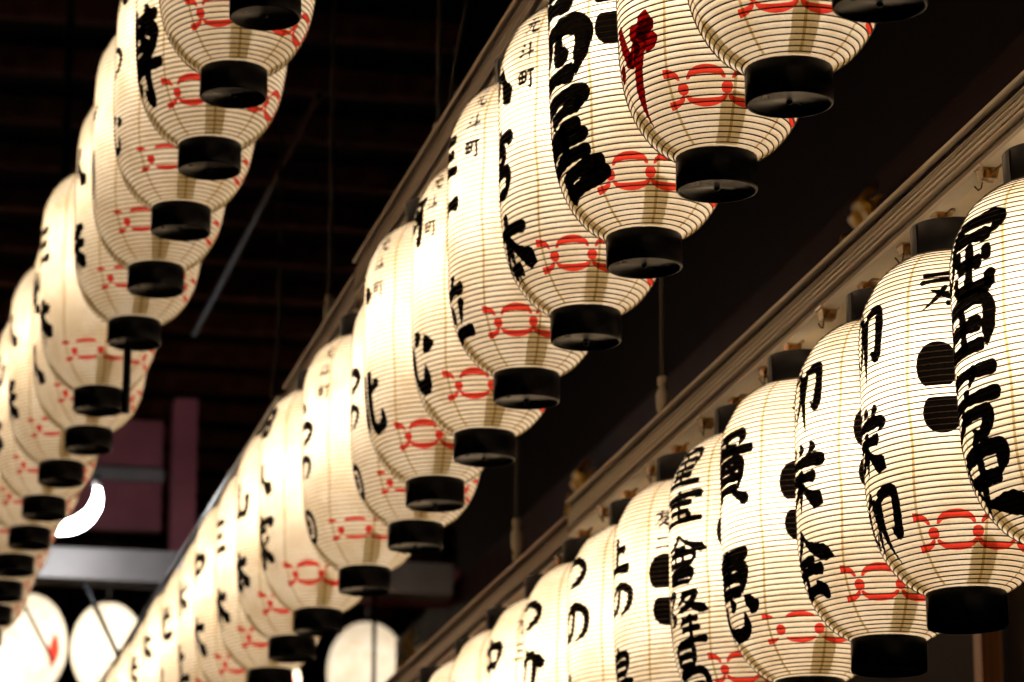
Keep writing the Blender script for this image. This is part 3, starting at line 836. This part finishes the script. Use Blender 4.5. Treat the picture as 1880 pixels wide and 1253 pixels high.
# ------------------------------------------------------------------ hanger rods, cables, pipe
def hanger(x, y, z0, label, tb):
    t = empty('hanger_rod', (x, y, z0), label, 'hanger', 'rods holding up the rails')
    top = ROOF_Z - 0.17
    obj('rod', tube('rod', [(0, 0, 0), (0.004, 0, (top - z0) * 0.5), (0, 0, top - z0)], 0.008, 10), 'groove', t)
    obj('turnbuckle', lathe('turnbuckle', [(0.009, -0.075), (0.016, -0.07), (0.016, -0.05), (0.010, -0.045), (0.020, -0.02), (0.021, 0.02), (0.010, 0.045), (0.016, 0.05), (0.016, 0.07), (0.009, 0.075)], 12), 'web', t).location = (0, 0, tb - z0)
    obj('foot_plate', box('foot_plate', (-0.03, -0.03, -0.008), (0.03, 0.03, 0.004), 0.002), 'dark_steel', t, False)
ZT = SM + 0.10
hanger(1.93, 9.80, ZT, 'thin dark hanger rod rising from the middle rail at the top of the picture', EYE + 3.34)
hanger(1.93, 11.76, ZT - 0.03, 'thin dark hanger rod above the short rail length of the middle row', EYE + 3.36)
hanger(2.48, 9.30, SR + 0.09, 'hanger rod with pale turnbuckle above the middle of the lowest rail', EYE + 2.46)
hanger(2.48, 11.20, SR + 0.06, 'hanger rod with pale turnbuckle above the far lowest rail', EYE + 2.46)
def cable(pts, r, mat, label, cat='cable', name='cable'):
    o = obj(name, tube(name, pts, r, 8), mat)
    tag(o, label, cat)
cable([(1.9, 9.52, SM + 0.12), (1.905, 9.46, EYE + 3.45), (1.92, 9.34, EYE + 3.62), (1.91, 9.3, ROOF_Z - 0.1)], 0.006, 'groove', 'kinked grey cable beside the nearest hanger of the middle rail')
cable([(1.88, 12.75, SM + 0.08), (1.9, 12.85, EYE + 3.42), (1.92, 12.9, EYE + 3.55), (1.91, 12.9, ROOF_Z - 0.1)], 0.007, 'groove', 'kinked grey cable where the shiny middle rail begins')
cable([(1.95, 12.2, EYE + 4.32), (1.94, 13.6, EYE + 4.31), (1.92, 15.5, EYE + 4.30)], 0.016, 'eave', 'dim brown pipe slanting between the left and middle rows', 'pipe', 'pipe')

# ------------------------------------------------------------------ far end: lamp, beams, round lanterns
Y = 16.6
arc = []
for k in range(15):
    q = R_(-112 + k * 8.6)
    arc.append((0.21 * math.cos(q), 0.05 * math.sin(q * 0.7), 0.19 * math.sin(q)))
t = empty('tube_lamp', (1.40, Y, EYE + 3.78), 'glaring white curved tube lamp behind the highest row', 'lamp')
obj('glowing_tube', tube('glowing_tube', arc, [0.012, 0.019, 0.025, 0.029, 0.032, 0.034, 0.035, 0.035, 0.034, 0.032, 0.030, 0.027, 0.023, 0.019, 0.013], 12), 'tube', t)
obj('end_cap', tube('end_cap', [arc[-1], (arc[-1][0] - 0.01, arc[-1][1], arc[-1][2] + 0.06)], 0.02, 12), 'grey', t)
obj('bracket', box('bracket', (-0.02, 0.0, -0.02), (0.02, 0.03, ROOF_Z - EYE - 3.8), 0.003), 'dark_steel', t, False)

def beam(name, lo, hi, mat, label, cat='beam', bev=0.01, rot=0.0):
    c_ = [(lo[k] + hi[k]) / 2 for k in range(3)]
    o = obj(name, box(name, [lo[k] - c_[k] for k in range(3)], [hi[k] - c_[k] for k in range(3)], bev), mat, smooth=False)
    o.location = c_; o.rotation_euler = (0, 0, rot)
    tag(o, label, cat)
    return o
beam('grey_beam', (0.9, 17.3, EYE + 3.50), (3.5, 17.5, EYE + 3.665), 'grey', 'grey steel cross beam behind the lower left lanterns')
beam('maroon_board', (1.2, 18.6, EYE + 4.05), (2.15, 18.7, EYE + 4.66), 'maroon', 'maroon board above the curved lamp at the lower left', 'board')
beam('maroon_batten', (1.2, 18.5, EYE + 4.30), (2.15, 18.57, EYE + 4.37), 'grey', 'pale batten across the maroon board', 'batten')
beam('dark_post', (2.17, 18.3, EYE + 3.45), (2.30, 18.45, EYE + 4.72), 'maroon', 'dull maroon post at the right end of the maroon board', 'post')
beam('far_beam', (2.75, 17.6, EYE + 3.52), (3.6, 17.75, EYE + 3.70), 'maroon', 'dim brown beam below the middle row hoops', rot=0.0)
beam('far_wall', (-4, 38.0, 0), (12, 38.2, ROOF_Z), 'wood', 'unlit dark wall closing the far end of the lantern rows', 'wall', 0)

def round_lantern(x, y, z, r, label, red=True, pw=1.0):
    K = 1.4
    x, y, z, r = x * K, y * K, EYE + (z - EYE) * K, r * K
    t = empty('round_lantern', (x, y, z), label, 'lantern', 'plain round white lanterns at the far end')
    n = 26
    prof = []
    for k in range(n + 1):
        q = R_(-78 + 156 * k / n)
        prof.append((r * math.cos(q) ** 0.9, r * 1.3 * math.sin(q)))
    sh = obj('paper_shade', lathe('round_shade', prof, 48), 'round_paper', t)
    h = prof[-1]
    for s in (-1, 1):
        obj('hoop', lathe('hoop', [(h[0] - 0.004, 0), (h[0] + 0.004, 0), (h[0] + 0.004, 0.035 * s), (h[0] - 0.004, 0.035 * s), (h[0] - 0.004, 0)], 32), 'lacquer', t).location = (0, 0, s * (h[1] - 0.002))
    obj('cord', tube('cord', [(0, 0, h[1]), (0, 0, ROOF_Z - z - 0.02)], 0.005, 6), 'dark_steel', t)
    if red:
        v = []; f = []
        nn = 14
        for i in range(nn):
            for j in range(6):
                q = R_(-34 + 44 * i / (nn - 1)); half = 0.20 * math.sin(math.pi * (i + 0.3) / (nn - 0.4))
                a = R_(310) + (j / 5 * 2 - 1) * half
                rr = r * math.cos(q) ** 0.9 + 0.002
                v.append((rr * math.cos(a), rr * math.sin(a), r * 1.3 * math.sin(q)))
        for i in range(nn - 1):
            for j in range(5):
                f.append((i * 6 + j, i * 6 + j + 1, i * 6 + j + 7, i * 6 + j + 6))
        obj('red_crest', mesh_from('red_crest', v, f), 'red', sh)
    ld = bpy.data.lights.new('bulb', 'POINT'); ld.energy = BULB_W * 0.95 * pw; ld.color = (1.0, 0.86, 0.68); ld.shadow_soft_size = 0.05
    lo = bpy.data.objects.new('bulb', ld); COL.objects.link(lo); lo.parent = t
round_lantern(1.40, 17.9, EYE + 3.27, 0.20, 'plain round white lantern with a red crest at the bottom left corner')
round_lantern(1.82, 18.0, EYE + 3.28, 0.185, 'plain round white lantern between the left and middle rows', red=False)
round_lantern(3.16, 17.9, EYE + 3.19, 0.205, 'plain round white lantern right of the middle row at the bottom edge', red=False, pw=0.6)
round_lantern(2.76, 18.4, EYE + 3.20, 0.13, 'plain round white lantern with a red crest behind the middle row')
round_lantern(1.12, 17.0, EYE + 3.00, 0.20, 'plain round white lantern cut off by the bottom left corner', red=False)
cable([(1.22, 16.4, EYE + 3.26), (1.40, 16.3, EYE + 2.9)], 0.009, 'lacquer', 'dark cord slanting across the corner round lantern')
cable([(1.56, 16.6, EYE + 3.34), (1.76, 16.5, EYE + 2.9)], 0.013, 'lacquer', 'dark cord slanting between two round white lanterns')
cable([(3.02, 16.9, EYE + 3.5), (3.02, 16.9, EYE + 2.6)], 0.011, 'lacquer', 'dark upright pole in front of a round white lantern', 'pole', 'pole')
